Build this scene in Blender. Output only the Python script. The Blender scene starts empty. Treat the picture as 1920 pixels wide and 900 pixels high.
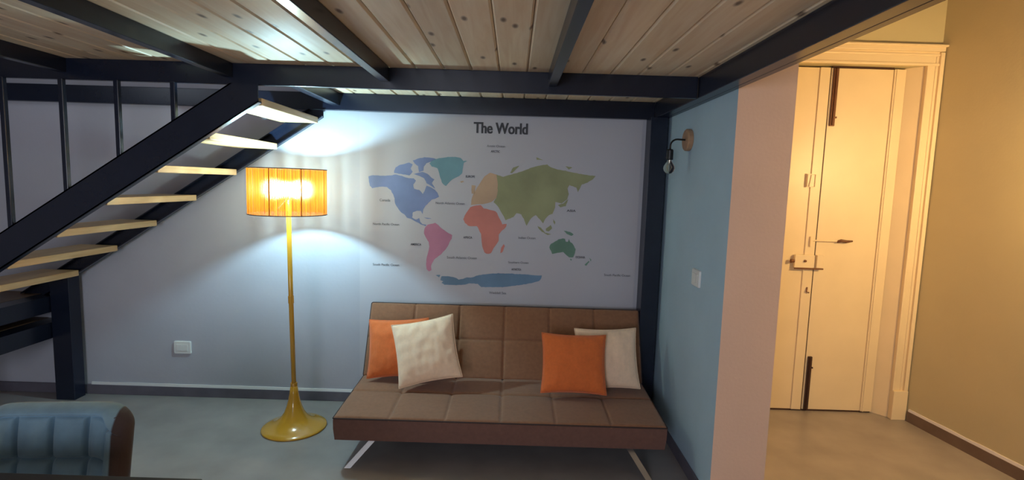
import bpy, bmesh, math, random
from mathutils.geometry import tessellate_polygon
from mathutils import Vector, Matrix, Euler, noise as mnoise
random.seed(7)
R = math.radians
scene = bpy.context.scene
COL = scene.collection

# ------------------------------------------------------------------ camera
cam_data = bpy.data.cameras.new('camera')
cam = bpy.data.objects.new('camera', cam_data)
COL.objects.link(cam)
cam_data.sensor_width = 36.0
cam_data.lens = 18.66
cam_data.clip_start = 0.02
cam.matrix_world = (Matrix.Translation((0, 0, 1.7)) @ Matrix.Rotation(0.0009, 4, 'Z')
                    @ Matrix.Rotation(math.pi / 2 - 0.1046, 4, 'X') @ Matrix.Rotation(0.0303, 4, 'Z'))
scene.camera = cam

# ------------------------------------------------------------------ exposure, world, daylight
scene.view_settings.view_transform = 'Standard'
scene.view_settings.look = 'None'
scene.view_settings.gamma = 1.0
scene.view_settings.use_curve_mapping = False
scene.view_settings.exposure = 0.13
world = bpy.data.worlds.new('sky'); scene.world = world
world.use_nodes = True
bgn = world.node_tree.nodes['Background']
bgn.inputs[0].default_value = (0.45, 0.62, 0.9, 1); bgn.inputs[1].default_value = 1.0

FLOOR_LAMP_EMIT = 1700.0
HALL_LAMP_EMIT = 1750.0

def area(name, loc, rot, sx, sy, power, color):
    d = bpy.data.lights.new(name, 'AREA'); d.shape = 'RECTANGLE'; d.size = sx; d.size_y = sy
    d.energy = power; d.color = color
    o = bpy.data.objects.new(name, d); COL.objects.link(o)
    o.location = loc; o.rotation_euler = rot
    return o
# daylight entering by the window in the wall behind the camera, plus a cool area light high on the left, no window there
area('window_daylight', (-1.3, -2.5, 1.55), (R(90), 0, 0), 1.3, 1.5, 68, (0.84, 0.88, 1.0))
area('upper_left_light', (-4.5, 0.5, 3.3), (0, R(-90), 0), 1.0, 1.4, 20, (0.75, 0.85, 1.0))

# ------------------------------------------------------------------ materials
def srgb(r, g, b):
    f = lambda c: (c / 255 / 12.92) if c / 255 <= 0.04045 else ((c / 255 + 0.055) / 1.055) ** 2.4
    return (f(r), f(g), f(b), 1.0)

def mat(name, color, rough=0.6, metal=0.0, var=0.0, scale=8.0, bump=0.0, bscale=60.0, **kw):
    m = bpy.data.materials.new(name); m.use_nodes = True
    nt = m.node_tree; b = nt.nodes['Principled BSDF']
    b.inputs['Base Color'].default_value = color
    b.inputs['Roughness'].default_value = rough
    b.inputs['Metallic'].default_value = metal
    for k, v in kw.items():
        b.inputs[k.replace('_', ' ')].default_value = v
    tc = nt.nodes.new('ShaderNodeTexCoord')
    if var > 0:
        n = nt.nodes.new('ShaderNodeTexNoise'); n.inputs['Scale'].default_value = scale
        n.inputs['Detail'].default_value = 5
        nt.links.new(tc.outputs['Object'], n.inputs['Vector'])
        cr = nt.nodes.new('ShaderNodeValToRGB')
        cr.color_ramp.elements[0].position = 0.3; cr.color_ramp.elements[1].position = 0.7
        cr.color_ramp.elements[0].color = tuple(c * (1 - var) for c in color[:3]) + (1,)
        cr.color_ramp.elements[1].color = tuple(min(1, c * (1 + var)) for c in color[:3]) + (1,)
        nt.links.new(n.outputs['Fac'], cr.inputs['Fac'])
        nt.links.new(cr.outputs['Color'], b.inputs['Base Color'])
    if bump > 0:
        n2 = nt.nodes.new('ShaderNodeTexNoise'); n2.inputs['Scale'].default_value = bscale
        n2.inputs['Detail'].default_value = 4
        nt.links.new(tc.outputs['Object'], n2.inputs['Vector'])
        bp = nt.nodes.new('ShaderNodeBump'); bp.inputs['Strength'].default_value = bump
        bp.inputs['Distance'].default_value = 0.01
        nt.links.new(n2.outputs['Fac'], bp.inputs['Height'])
        nt.links.new(bp.outputs['Normal'], b.inputs['Normal'])
    return m

def wood_mat(name, c1, c2, axis='Y', plank=0.1525, offs=0.0, knots=True, rough=0.45):
    """pine: long grain along an axis, knots, a tint of its own for every plank"""
    m = bpy.data.materials.new(name); m.use_nodes = True
    nt = m.node_tree; N = nt.nodes.new; L = nt.links.new
    b = nt.nodes['Principled BSDF']; b.inputs['Roughness'].default_value = rough
    tc = N('ShaderNodeTexCoord'); sep = N('ShaderNodeSeparateXYZ'); L(tc.outputs['Object'], sep.inputs[0])
    across = sep.outputs['X'] if axis == 'Y' else sep.outputs['Y']
    a = N('ShaderNodeMath'); a.operation = 'ADD'; a.inputs[1].default_value = offs; L(across, a.inputs[0])
    d = N('ShaderNodeMath'); d.operation = 'DIVIDE'; d.inputs[1].default_value = plank; L(a.outputs[0], d.inputs[0])
    fl = N('ShaderNodeMath'); fl.operation = 'FLOOR'; L(d.outputs[0], fl.inputs[0])
    wn = N('ShaderNodeTexWhiteNoise'); wn.noise_dimensions = '1D'; L(fl.outputs[0], wn.inputs['W'])
    mp = N('ShaderNodeMapping')
    mp.inputs['Scale'].default_value = (14, 1.0, 14) if axis == 'Y' else (1.0, 14, 14)
    ad = N('ShaderNodeVectorMath'); ad.operation = 'ADD'
    cmb = N('ShaderNodeCombineXYZ'); mu = N('ShaderNodeMath'); mu.operation = 'MULTIPLY'; mu.inputs[1].default_value = 7.0
    L(wn.outputs['Value'], mu.inputs[0]); L(mu.outputs[0], cmb.inputs['X' if axis != 'Y' else 'Y'])
    L(tc.outputs['Object'], ad.inputs[0]); L(cmb.outputs[0], ad.inputs[1]); L(ad.outputs[0], mp.inputs['Vector'])
    n = N('ShaderNodeTexNoise'); n.inputs['Scale'].default_value = 2.2; n.inputs['Detail'].default_value = 6
    n.inputs['Distortion'].default_value = 0.6; L(mp.outputs[0], n.inputs['Vector'])
    cr = N('ShaderNodeValToRGB'); cr.color_ramp.elements[0].position = 0.32; cr.color_ramp.elements[1].position = 0.72
    cr.color_ramp.elements[0].color = c1; cr.color_ramp.elements[1].color = c2
    L(n.outputs['Fac'], cr.inputs['Fac'])
    hs = N('ShaderNodeHueSaturation'); L(cr.outputs['Color'], hs.inputs['Color'])
    mr = N('ShaderNodeMapRange'); mr.inputs['To Min'].default_value = 0.86; mr.inputs['To Max'].default_value = 1.08
    L(wn.outputs['Value'], mr.inputs['Value']); L(mr.outputs[0], hs.inputs['Value'])
    out = hs.outputs['Color']
    if knots:
        mk = N('ShaderNodeMapping'); mk.inputs['Scale'].default_value = (6.557, 2.6, 0.01) if axis == 'Y' else (2.6, 6.557, 0.01)
        L(ad.outputs[0], mk.inputs['Vector'])
        v = N('ShaderNodeTexVoronoi'); v.voronoi_dimensions = '2D'; v.inputs['Scale'].default_value = 1.0; L(mk.outputs[0], v.inputs['Vector'])
        kr = N('ShaderNodeValToRGB'); kr.color_ramp.elements[0].position = 0.035; kr.color_ramp.elements[1].position = 0.10
        kr.color_ramp.elements[0].color = (1, 1, 1, 1); kr.color_ramp.elements[1].color = (0, 0, 0, 1)
        L(v.outputs['Distance'], kr.inputs['Fac'])
        # only some cells carry a knot
        sp = N('ShaderNodeSeparateColor'); L(v.outputs['Color'], sp.inputs[0])
        gt = N('ShaderNodeMath'); gt.operation = 'GREATER_THAN'; gt.inputs[1].default_value = 0.30; L(sp.outputs[0], gt.inputs[0])
        ml = N('ShaderNodeMath'); ml.operation = 'MULTIPLY'; L(kr.outputs['Color'], ml.inputs[0]); L(gt.outputs[0], ml.inputs[1])
        m2 = N('ShaderNodeMath'); m2.operation = 'MULTIPLY'; m2.inputs[1].default_value = 0.9; L(ml.outputs[0], m2.inputs[0])
        mx = N('ShaderNodeMix'); mx.data_type = 'RGBA'; mx.inputs['B'].default_value = (0.13, 0.06, 0.025, 1)
        L(m2.outputs[0], mx.inputs['Factor']); L(out, mx.inputs['A']); out = mx.outputs['Result']
    L(out, b.inputs['Base Color'])
    return m

M = {}
M['wall'] = mat('lavender_plaster', (0.47, 0.475, 0.535, 1), 0.75, var=0.04, scale=2.5, bump=0.08, bscale=35)
M['blue'] = mat('blue_plaster', (0.44, 0.60, 0.72, 1), 0.7, var=0.04, scale=3, bump=0.1, bscale=40)
M['cream_wall'] = mat('cream_plaster', (0.76, 0.55, 0.44, 1), 0.75, var=0.03, scale=3, bump=0.08)
M['hall'] = mat('olive_cream_plaster', (0.56, 0.50, 0.30, 1), 0.5, var=0.03, scale=3, bump=0.06)
M['ceil'] = mat('white_ceiling', (0.75, 0.74, 0.72, 1), 0.8)
M['floor'] = mat('grey_resin_floor', (0.31, 0.285, 0.275, 1), 0.36, var=0.14, scale=3.5, bump=0.03, bscale=12)
M['skirt'] = mat('slate_skirting', (0.13, 0.12, 0.15, 1), 0.5, var=0.12, scale=9)
M['skirt_brown'] = mat('brown_skirting', (0.17, 0.12, 0.09, 1), 0.5, var=0.12, scale=9)
M['plaster_lip'] = mat('white_plaster_lip', (0.72, 0.70, 0.70, 1), 0.7)
M['navy'] = mat('navy_painted_steel', (0.008, 0.012, 0.027, 1), 0.27, var=0.08, scale=12)
M['pine'] = wood_mat('knotty_pine', (0.78, 0.57, 0.37, 1), (0.90, 0.74, 0.54, 1), 'Y', 0.1525, 0.556)
M['tread'] = wood_mat('pine_tread', (0.62, 0.40, 0.19, 1), (0.78, 0.56, 0.31, 1), 'Y', 0.5, 0, knots=False)
M['oak'] = wood_mat('dark_oak', (0.13, 0.075, 0.04, 1), (0.20, 0.12, 0.07, 1), 'Y', 0.5, 0, knots=False)
M['door'] = mat('cream_gloss_paint', (0.80, 0.66, 0.42, 1), 0.40, var=0.03, scale=4, bump=0.05, bscale=14)
M['bolt'] = mat('brown_iron', (0.16, 0.07, 0.035, 1), 0.5, 0.4)
M['dark_gap'] = mat('dark_bolt_and_gap_shade', (0.05, 0.02, 0.01, 1), 0.8)  # rear lining, lower bolt and the painted shade strips at the leaves
M['amber'] = mat('amber_gloss_resin', (0.64, 0.33, 0.03, 1), 0.18, Subsurface_Weight=0.0, Coat_Weight=0.5)
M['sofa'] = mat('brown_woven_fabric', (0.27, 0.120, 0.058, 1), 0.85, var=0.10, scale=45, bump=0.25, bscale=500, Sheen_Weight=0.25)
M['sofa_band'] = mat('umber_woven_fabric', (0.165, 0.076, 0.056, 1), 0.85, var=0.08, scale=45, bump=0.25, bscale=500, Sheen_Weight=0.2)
M['piping'] = mat('dark_brown_piping', (0.05, 0.028, 0.025, 1), 0.8)
M['orange'] = mat('orange_cotton', (0.76, 0.17, 0.035, 1), 0.85, var=0.05, scale=60, bump=0.15, bscale=700, Sheen_Weight=0.2)
M['cream'] = mat('cream_cotton', (0.95, 0.69, 0.48, 1), 0.85, var=0.04, scale=60, bump=0.15, bscale=700, Sheen_Weight=0.2)
M['steel'] = mat('brushed_steel', (0.55, 0.54, 0.52, 1), 0.3, 1.0)
M['velvet'] = mat('teal_grey_velvet', (0.15, 0.26, 0.34, 1), 0.8, var=0.12, scale=14, bump=0.1, bscale=300, Sheen_Weight=0.3)
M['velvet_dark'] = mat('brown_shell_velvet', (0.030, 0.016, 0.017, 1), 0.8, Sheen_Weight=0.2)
M['black'] = mat('black_metal', (0.012, 0.012, 0.013, 1), 0.4, 0.2)
M['table'] = mat('dark_table_laminate', (0.030, 0.028, 0.030, 1), 0.45, var=0.1, scale=10)
M['plastic'] = mat('white_plastic', (0.80, 0.80, 0.78, 1), 0.35)
M['disc'] = wood_mat('wooden_disc', (0.36, 0.20, 0.11, 1), (0.48, 0.29, 0.17, 1), 'Y', 0.5, 0, knots=False)
M['ink'] = mat('charcoal_print', (0.055, 0.055, 0.065, 1), 0.7)
M['ink_soft'] = mat('grey_print', (0.16, 0.16, 0.17, 1), 0.7)
M['mural'] = mat('printed_wall_vinyl', (0.51, 0.505, 0.555, 1), 0.6, var=0.02, scale=2)

def emis(name, color, strength):
    m = bpy.data.materials.new(name); m.use_nodes = True
    nt = m.node_tree; nt.nodes.clear()
    o = nt.nodes.new('ShaderNodeOutputMaterial'); e = nt.nodes.new('ShaderNodeEmission')
    e.inputs[0].default_value = color; e.inputs[1].default_value = strength
    nt.links.new(e.outputs[0], o.inputs[0]); return m
M['bulb_cool'] = emis('cool_lit_bulb', (0.50, 0.86, 1.0, 1), FLOOR_LAMP_EMIT)
M['bulb_warm'] = emis('warm_lit_bulb', (1.0, 0.64, 0.27, 1), HALL_LAMP_EMIT)

def glass_mat():
    m = bpy.data.materials.new('clear_bulb_glass'); m.use_nodes = True
    b = m.node_tree.nodes['Principled BSDF']
    b.inputs['Base Color'].default_value = (0.95, 0.86, 0.74, 1)
    b.inputs['Roughness'].default_value = 0.03; b.inputs['Transmission Weight'].default_value = 1.0
    b.inputs['IOR'].default_value = 1.15
    return m
M['glass'] = glass_mat()

def string_shade():
    m = bpy.data.materials.new('amber_string_shade'); m.use_nodes = True
    nt = m.node_tree; nt.nodes.clear(); N = nt.nodes.new; L = nt.links.new
    out = N('ShaderNodeOutputMaterial')
    tc = N('ShaderNodeTexCoord'); sep = N('ShaderNodeSeparateXYZ'); L(tc.outputs['Object'], sep.inputs[0])
    at = N('ShaderNodeMath'); at.operation = 'ARCTAN2'; L(sep.outputs['Y'], at.inputs[0]); L(sep.outputs['X'], at.inputs[1])
    n = N('ShaderNodeTexNoise'); n.noise_dimensions = '1D'; n.inputs['Scale'].default_value = 26; n.inputs['Detail'].default_value = 4
    L(at.outputs[0], n.inputs['W'])
    n2 = N('ShaderNodeTexNoise'); n2.noise_dimensions = '1D'; n2.inputs['Scale'].default_value = 7; n2.inputs['Detail'].default_value = 2
    L(at.outputs[0], n2.inputs['W'])
    cr = N('ShaderNodeValToRGB'); cr.color_ramp.elements[0].position = 0.3; cr.color_ramp.elements[1].position = 0.7
    cr.color_ramp.elements[0].color = (0.22, 0.018, 0.001, 1); cr.color_ramp.elements[1].color = (0.34, 0.085, 0.003, 1)
    L(n.outputs['Fac'], cr.inputs['Fac'])
    tl = N('ShaderNodeBsdfTranslucent'); L(cr.outputs['Color'], tl.inputs['Color'])
    df = N('ShaderNodeBsdfDiffuse'); L(cr.outputs['Color'], df.inputs['Color'])
    m1 = N('ShaderNodeMixShader'); m1.inputs[0].default_value = 0.3; L(tl.outputs[0], m1.inputs[1]); L(df.outputs[0], m1.inputs[2])
    rf = N('ShaderNodeBsdfRefraction'); rf.inputs['Color'].default_value = (1.0, 0.72, 0.30, 1); rf.inputs['Roughness'].default_value = 0.5; rf.inputs['IOR'].default_value = 1.4
    wv = N('ShaderNodeMath'); wv.operation = 'MULTIPLY'; wv.inputs[1].default_value = 190.0; L(at.outputs[0], wv.inputs[0])
    sn = N('ShaderNodeMath'); sn.operation = 'SINE'; L(wv.outputs[0], sn.inputs[0])
    bu = N('ShaderNodeBump'); bu.inputs['Strength'].default_value = 1.0; bu.inputs['Distance'].default_value = 0.0017; L(sn.outputs[0], bu.inputs['Height']); L(bu.outputs['Normal'], rf.inputs['Normal'])
    m0 = N('ShaderNodeMixShader'); m0.inputs[0].default_value = 0.20; L(m1.outputs[0], m0.inputs[1]); L(rf.outputs[0], m0.inputs[2]); m1 = m0
    tr = N('ShaderNodeBsdfTransparent'); tr.inputs[0].default_value = (1.0, 0.85, 0.72, 1)
    mr = N('ShaderNodeMapRange'); mr.inputs['From Min'].default_value = 0.35; mr.inputs['From Max'].default_value = 0.68
    mr.inputs['To Min'].default_value = 0.12; mr.inputs['To Max'].default_value = 0.36
    L(n2.outputs['Fac'], mr.inputs['Value'])
    m2 = N('ShaderNodeMixShader'); L(mr.outputs[0], m2.inputs[0]); L(m1.outputs[0], m2.inputs[1]); L(tr.outputs[0], m2.inputs[2])
    L(m2.outputs[0], out.inputs[0])
    return m
M['shade'] = string_shade()

# ------------------------------------------------------------------ mesh helpers
def box(bm, x0, x1, y0, y1, z0, z1, mtx=None, mi=0):
    vs = [bm.verts.new(Vector(p)) for p in ((x0, y0, z0), (x1, y0, z0), (x1, y1, z0), (x0, y1, z0),
                                             (x0, y0, z1), (x1, y0, z1), (x1, y1, z1), (x0, y1, z1))]
    if mtx:
        for v in vs: v.co = mtx @ v.co
    for f in ((0, 3, 2, 1), (4, 5, 6, 7), (0, 1, 5, 4), (1, 2, 6, 5), (2, 3, 7, 6), (3, 0, 4, 7)):
        fc = bm.faces.new([vs[i] for i in f]); fc.material_index = mi
    return vs

def prism_y(bm, poly, y0, y1):
    """polygon in XZ extruded along Y"""
    a = [bm.verts.new((x, y0, z)) for x, z in poly]; b = [bm.verts.new((x, y1, z)) for x, z in poly]
    n = len(poly)
    bm.faces.new(a); bm.faces.new(b[::-1])
    for i in range(n):
        bm.faces.new((a[i], b[i], b[(i + 1) % n], a[(i + 1) % n]))

def lathe(bm, prof, seg=48, cx=0, cy=0):
    rings = []
    for r, z in prof:
        if r < 1e-5: rings.append([bm.verts.new((cx, cy, z))])
        else: rings.append([bm.verts.new((cx + r * math.cos(2 * math.pi * k / seg), cy + r * math.sin(2 * math.pi * k / seg), z)) for k in range(seg)])
    for a, b in zip(rings, rings[1:]):
        for k in range(seg):
            k2 = (k + 1) % seg
            if len(a) == 1 and len(b) == 1: continue
            if len(a) == 1: bm.faces.new((a[0], b[k2], b[k]))
            elif len(b) == 1: bm.faces.new((a[k], a[k2], b[0]))
            else: bm.faces.new((a[k], a[k2], b[k2], b[k]))

def tube(bm, pts, r, seg=10, closed=False):
    pts = [Vector(p) for p in pts]; n = len(pts); rings = []
    up = None
    for i, p in enumerate(pts):
        if closed: t = pts[(i + 1) % n] - pts[i - 1]
        else: t = (pts[min(i + 1, n - 1)] - pts[max(i - 1, 0)])
        t.normalize()
        if up is None:
            up = Vector((0, 0, 1)) if abs(t.z) < 0.9 else Vector((1, 0, 0))
        s = t.cross(up).normalized(); up = s.cross(t).normalized()
        rr = r[i] if isinstance(r, (list, tuple)) else r
        rings.append([bm.verts.new(p + (s * math.cos(2 * math.pi * k / seg) + up * math.sin(2 * math.pi * k / seg)) * rr) for k in range(seg)])
    m = n if closed else n - 1
    for i in range(m):
        a, b = rings[i], rings[(i + 1) % n]
        for k in range(seg):
            bm.faces.new((a[k], a[(k + 1) % seg], b[(k + 1) % seg], b[k]))
    if not closed:
        bm.faces.new(rings[0][::-1]); bm.faces.new(rings[-1])

def obj(name, bm, m, parent=None, smooth=False, bevel=0.0, loc=None):
    me = bpy.data.meshes.new(name)
    bmesh.ops.recalc_face_normals(bm, faces=bm.faces)
    bm.to_mesh(me); bm.free()
    for mm in (m if isinstance(m, (list, tuple)) else [m]): me.materials.append(mm)
    o = bpy.data.objects.new(name, me); COL.objects.link(o)
    if smooth:
        for p in me.polygons: p.use_smooth = True
    if bevel > 0:
        b = o.modifiers.new('bevel', 'BEVEL'); b.width = bevel; b.segments = 2; b.limit_method = 'ANGLE'; b.angle_limit = R(40)
    if parent: o.parent = parent
    if loc: o.location = loc
    return o

def bx(name, x0, x1, y0, y1, z0, z1, m, parent=None, bevel=0.0):
    bm = bmesh.new(); box(bm, x0, x1, y0, y1, z0, z1)
    return obj(name, bm, m, parent, bevel=bevel)

def struct(o): o['kind'] = 'structure'; return o
def tag(o, label, cat, group=None):
    o['label'] = label; o['category'] = cat
    if group: o['group'] = group
    return o
def thing(name, label, cat, loc=(0, 0, 0), rz=0.0, group=None):
    o = bpy.data.objects.new(name, None); COL.objects.link(o); o.location = loc; o.rotation_euler = (0, 0, rz)
    o.empty_display_size = 0.1
    return tag(o, label, cat, group)

# ================================================================== THE ROOM
D = 3.94                      # back wall plane
XL, XB, YR = -4.6, 1.092, -2.6
ZC = 4.2
def rx(y): return 3.04 + 0.107 * (3.94 - y)     # the hall's right wall runs slightly skew

bm = bmesh.new(); box(bm, XL - 0.15, 4.1, YR - 0.15, D + 0.35, -0.12, 0.0)
struct(obj('floor', bm, M['floor']))
bm = bmesh.new(); box(bm, XL - 0.15, 4.1, YR - 0.15, D + 0.35, ZC, ZC + 0.1)
struct(obj('ceiling', bm, M['ceil']))
struct(bx('wall_back', XL, XB, D, D + 0.15, 0, ZC, M['wall']))
struct(bx('wall_left', XL - 0.15, XL, YR, D + 0.15, 0, ZC, M['wall']))
# thick partition: blue on the side under the mezzanine, cream on its end and hall side
bm = bmesh.new(); box(bm, XB, 1.378, 2.684, D + 0.15, 0, ZC)
bm.faces.ensure_lookup_table(); bm.normal_update()
for f in bm.faces: f.material_index = 1 if f.normal.x < -0.5 else 0
struct(obj('wall_partition', bm, [M['cream_wall'], M['blue']]))
# wall that holds the door, in one piece around its opening
bm = bmesh.new()
OX0, OX1, OZ = 1.70, 2.93, 2.635
box(bm, 1.378, OX0, D, D + 0.3, 0, ZC); box(bm, OX1, rx(D) + 0.15, D, D + 0.3, 0, ZC); box(bm, OX0, OX1, D, D + 0.3, OZ, ZC)
struct(obj('wall_hall', bm, M['hall']))
# right wall (skew)
bm = bmesh.new()
a = [(rx(D + 0.0), D), (rx(YR), YR), (rx(YR) + 0.15, YR), (rx(D) + 0.15, D)]
lo = [bm.verts.new((x, y, 0)) for x, y in a]; hi = [bm.verts.new((x, y, ZC)) for x, y in a]
bm.faces.new(lo); bm.faces.new(hi[::-1])
for i in range(4): bm.faces.new((lo[i], hi[i], hi[(i + 1) % 4], lo[(i + 1) % 4]))
struct(obj('wall_right', bm, M['hall']))
# rear wall behind the camera with its window
bm = bmesh.new()
WX0, WX1, WZ0, WZ1 = -2.0, -0.6, 0.8, 2.3
box(bm, XL, WX0, YR - 0.15, YR, 0, ZC); box(bm, WX1, rx(YR), YR - 0.15, YR, 0, ZC)
box(bm, WX0, WX1, YR - 0.15, YR, 0, WZ0); box(bm, WX0, WX1, YR - 0.15, YR, WZ1, ZC)
struct(obj('wall_rear', bm, M['wall']))
bm = bmesh.new()
for a_ in ((WX0, WX1, WZ0, WZ0 + .06), (WX0, WX1, WZ1 - .06, WZ1), (WX0, WX0 + .06, WZ0 + .06, WZ1 - .06), (WX1 - .06, WX1, WZ0 + .06, WZ1 - .06), ((WX0 + WX1) / 2 - .04, (WX0 + WX1) / 2 + .04, WZ0 + .06, WZ1 - .06)):
    box(bm, a_[0], a_[1], YR - 0.10, YR - 0.04, a_[2], a_[3])
struct(obj('window_1', bm, M['plastic'], bevel=0.004))

# skirtings with the rough white plaster lip above them
def skirting(name, x0, x1, y0, y1, h, m):
    return struct(bx(name, x0, x1, y0, y1, 0, h, m, bevel=0.003))
skirting('baseboard_back', XL, XB - 0.016, D - 0.016, D, 0.075, M['skirt'])
def lip(name, p0, p1, z, th):
    """uneven ribbon of plaster running along a skirting's top edge"""
    bm = bmesh.new(); n = 60; p0 = Vector(p0); p1 = Vector(p1); d = (p1 - p0); nrm = Vector((-d.y, d.x)).normalized()
    prev = None
    for i in range(n + 1):
        p = p0 + d * (i / n); h = z + 0.018 + 0.004 * mnoise.noise(Vector((i * 0.37, z, p0.x)))
        q = [bm.verts.new((p.x, p.y, z)), bm.verts.new((p.x + nrm.x * th, p.y + nrm.y * th, z)),
             bm.verts.new((p.x + nrm.x * th * .6, p.y + nrm.y * th * .6, h)), bm.verts.new((p.x, p.y, h))]
        if prev:
            for k in range(4): bm.faces.new((prev[k], prev[(k + 1) % 4], q[(k + 1) % 4], q[k]))
        else: bm.faces.new(q)
        prev = q
    bm.faces.new(prev[::-1])
    return struct(obj(name, bm, M['plaster_lip']))
lip('trim_1', (XB - 0.03, D), (-3.2, D), 0.075, 0.012)
bm = bmesh.new(); box(bm, XB - 0.014, XB, 2.684, D - 0.016, 0, 0.075)
struct(obj('baseboard_partition', bm, M['skirt'], bevel=0.003))
bm = bmesh.new()
y0, y1 = 3.885, YR
a = [(rx(y0), y0), (rx(y1), y1), (rx(y1) - 0.014, y1), (rx(y0) - 0.014, y0)]
lo = [bm.verts.new((x, y, 0)) for x, y in a]; hi = [bm.verts.new((x, y, 0.078)) for x, y in a]
bm.faces.new(lo); bm.faces.new(hi[::-1])
for i in range(4): bm.faces.new((lo[i], hi[i], hi[(i + 1) % 4], lo[(i + 1) % 4]))
struct(obj('baseboard_right', bm, M['skirt_brown']))
lip('trim_2', (rx(0.5), 0.5), (rx(3.88), 3.88), 0.078, 0.010)

# ------------------------------------------------------------------ double door with its casing
door = bpy.data.objects.new('door_1', None); COL.objects.link(door); door.location = (2.3, 4.02, 0); struct(door)
def dpart(name, bm, m, parent=door, **k):
    o = obj(name, bm, m, None, **k); o.parent = parent
    off = Vector((2.3, 4.02, 0)) if parent is door else Vector((0, 0, 0))
    o.data.transform(Matrix.Translation(-Vector((2.3, 4.02, 0))))
    if parent is not door: pass
    return o
# casing: stepped profile on three sides, plinth blocks
bm = bmesh.new()
for (w0, w1, f) in ((0.0, 0.105, 0.022), (0.078, 0.107, 0.040), (-0.003, 0.012, 0.030), (0.055, 0.065, 0.028)):
    box(bm, OX1 + w0, OX1 + w1, D - f, D, 0.225, OZ + w0 * 1.15 if w0 < .07 else OZ + 0.09)       # right upright
    box(bm, OX0 - w1, OX0 - w0, D - f, D, 0.225, OZ + w0 * 1.15 if w0 < .07 else OZ + 0.09)
    box(bm, OX0 - 0.105 - f * .05, OX1 + 0.105 + f * .05, D - f - 0.0005, D, OZ + w0 * 1.2, OZ + w1 * 1.25)             # head
box(bm, OX0 - 0.12, OX1 + 0.118, D - 0.052, D, OZ + 0.125, OZ + 0.140)                              # cornice bead
box(bm, OX1 - 0.002, OX1 + 0.107, D - 0.046, D, 0, 0.228); box(bm, OX0 - 0.107, OX0 + 0.002, D - 0.046, D, 0, 0.228)
dpart('casing', bm, M['door'], bevel=0.004)
# splayed jambs and soffit
bm = bmesh.new()
for (xa, xb, s) in ((OX1, 2.853, 1), (OX0, OX0 + .077, -1)):
    v = [bm.verts.new(p) for p in ((xa, D, 0), (xb, 4.03, 0), (xb, 4.07, 0), (xa, 4.07, 0), (xa, D, OZ), (xb, 4.03, OZ), (xb, 4.07, OZ), (xa, 4.07, OZ))]
    for f in ((0, 3, 2, 1), (4, 5, 6, 7), (0, 1, 5, 4), (1, 2, 6, 5), (2, 3, 7, 6), (3, 0, 4, 7)): bm.faces.new([v[i] for i in f])
dpart('jamb', bm, M['door'], bevel=0.003)
bm = bmesh.new(); box(bm, OX0, OX1, 4.07, 4.10, 0, OZ)
dpart('rear_lining', bm, M['dark_gap'])
# leaves
def leaf(x0, x1):
    bm = bmesh.new(); box(bm, x0, x1, 4.02, 4.06, 0.012, 2.622); return bm
left_leaf = dpart('door_leaf', leaf(OX0 + 0.079, 2.296), M['door'], bevel=0.004)
right_leaf = dpart('door_leaf', leaf(2.308, 2.849), M['door'], bevel=0.004)
bm = bmesh.new(); box(bm, 2.222, 2.297, 4.010, 4.0195, 0.012, 2.622); dpart('cover_strip', bm, M['door'], bevel=0.003)
bm = bmesh.new(); box(bm, 2.765, 2.849, 4.008, 4.0195, 0.012, 2.622); box(bm, 2.775, 2.785, 4.002, 4.009, 0.012, 2.622)
dpart('stile_moulding', bm, M['door'], bevel=0.003)
bm = bmesh.new(); box(bm, 2.2975, 2.3075, 4.0185, 4.03, 0.012, 2.622); box(bm, 2.31, 2.76, 4.012, 4.0195, 2.624, 2.634); box(bm, OX0 + .08, 2.848, 4.022, 4.05, 0.001, 0.011)  # dark strips that paint the shade between, above and below the leaves
dpart('painted_gap_shade', bm, M['dark_gap'])
# iron bolts
bm = bmesh.new(); box(bm, 2.322, 2.356, 4.004, 4.0195, 2.20, 2.618); tube(bm, [(2.339, 4.0, 2.205), (2.339, 4.0, 2.615)], 0.008, 8); box(bm, 2.334, 2.362, 3.992, 4.006, 2.255, 2.268)
dpart('surface_bolt', bm, M['bolt'], bevel=0.002)
bm = bmesh.new(); box(bm, 2.322, 2.352, 4.004, 4.0195, 0.015, 0.44); tube(bm, [(2.337, 4.0, 0.02), (2.337, 4.0, 0.435)], 0.008, 8); box(bm, 2.330, 2.356, 3.992, 4.006, 0.35, 0.362)
dpart('surface_bolt', bm, M['dark_gap'], bevel=0.002)
# box lock with keeper, latch bar, hasp, hook
bm = bmesh.new(); box(bm, 2.140, 2.290, 3.985, 4.0095, 1.137, 1.235); box(bm, 2.31, 2.36, 3.99, 4.0195, 1.137, 1.235)
lk = dpart('lock_case', bm, M['door'], bevel=0.004)
bm = bmesh.new(); tube(bm, [(2.14, 3.992, 1.186), (2.112, 3.992, 1.186)], [0.010, 0.016], 12); tube(bm, [(2.215, 3.985, 1.19), (2.215, 3.972, 1.19)], 0.009, 12)
box(bm, 2.14, 2.36, 3.983, 3.990, 1.126, 1.136)
dpart('lock_knob', bm, M['bolt'], bevel=0.001)
bm = bmesh.new(); tube(bm, [(2.255, 4.003, 1.345), (2.50, 4.003, 1.345)], 0.006, 8); box(bm, 2.25, 2.268, 3.995, 4.0095, 1.30, 1.375)
dpart('latch_bar', bm, M['door'])
bm = bmesh.new(); tube(bm, [(2.455, 4.004, 1.34), (2.48, 3.996, 1.35), (2.52, 3.994, 1.345), (2.568, 3.998, 1.349)], [0.009, 0.012, 0.011, 0.006], 8)
dpart('latch_handle', bm, M['bolt'], smooth=True)
bm = bmesh.new()
box(bm, 2.185, 2.253, 4.004, 4.0095, 1.745, 1.845)
tube(bm, [(2.190, 4.0, 1.75), (2.19, 4.0, 1.84), (2.248, 4.0, 1.84), (2.248, 4.0, 1.75)], 0.003, 6, closed=True)
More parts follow.
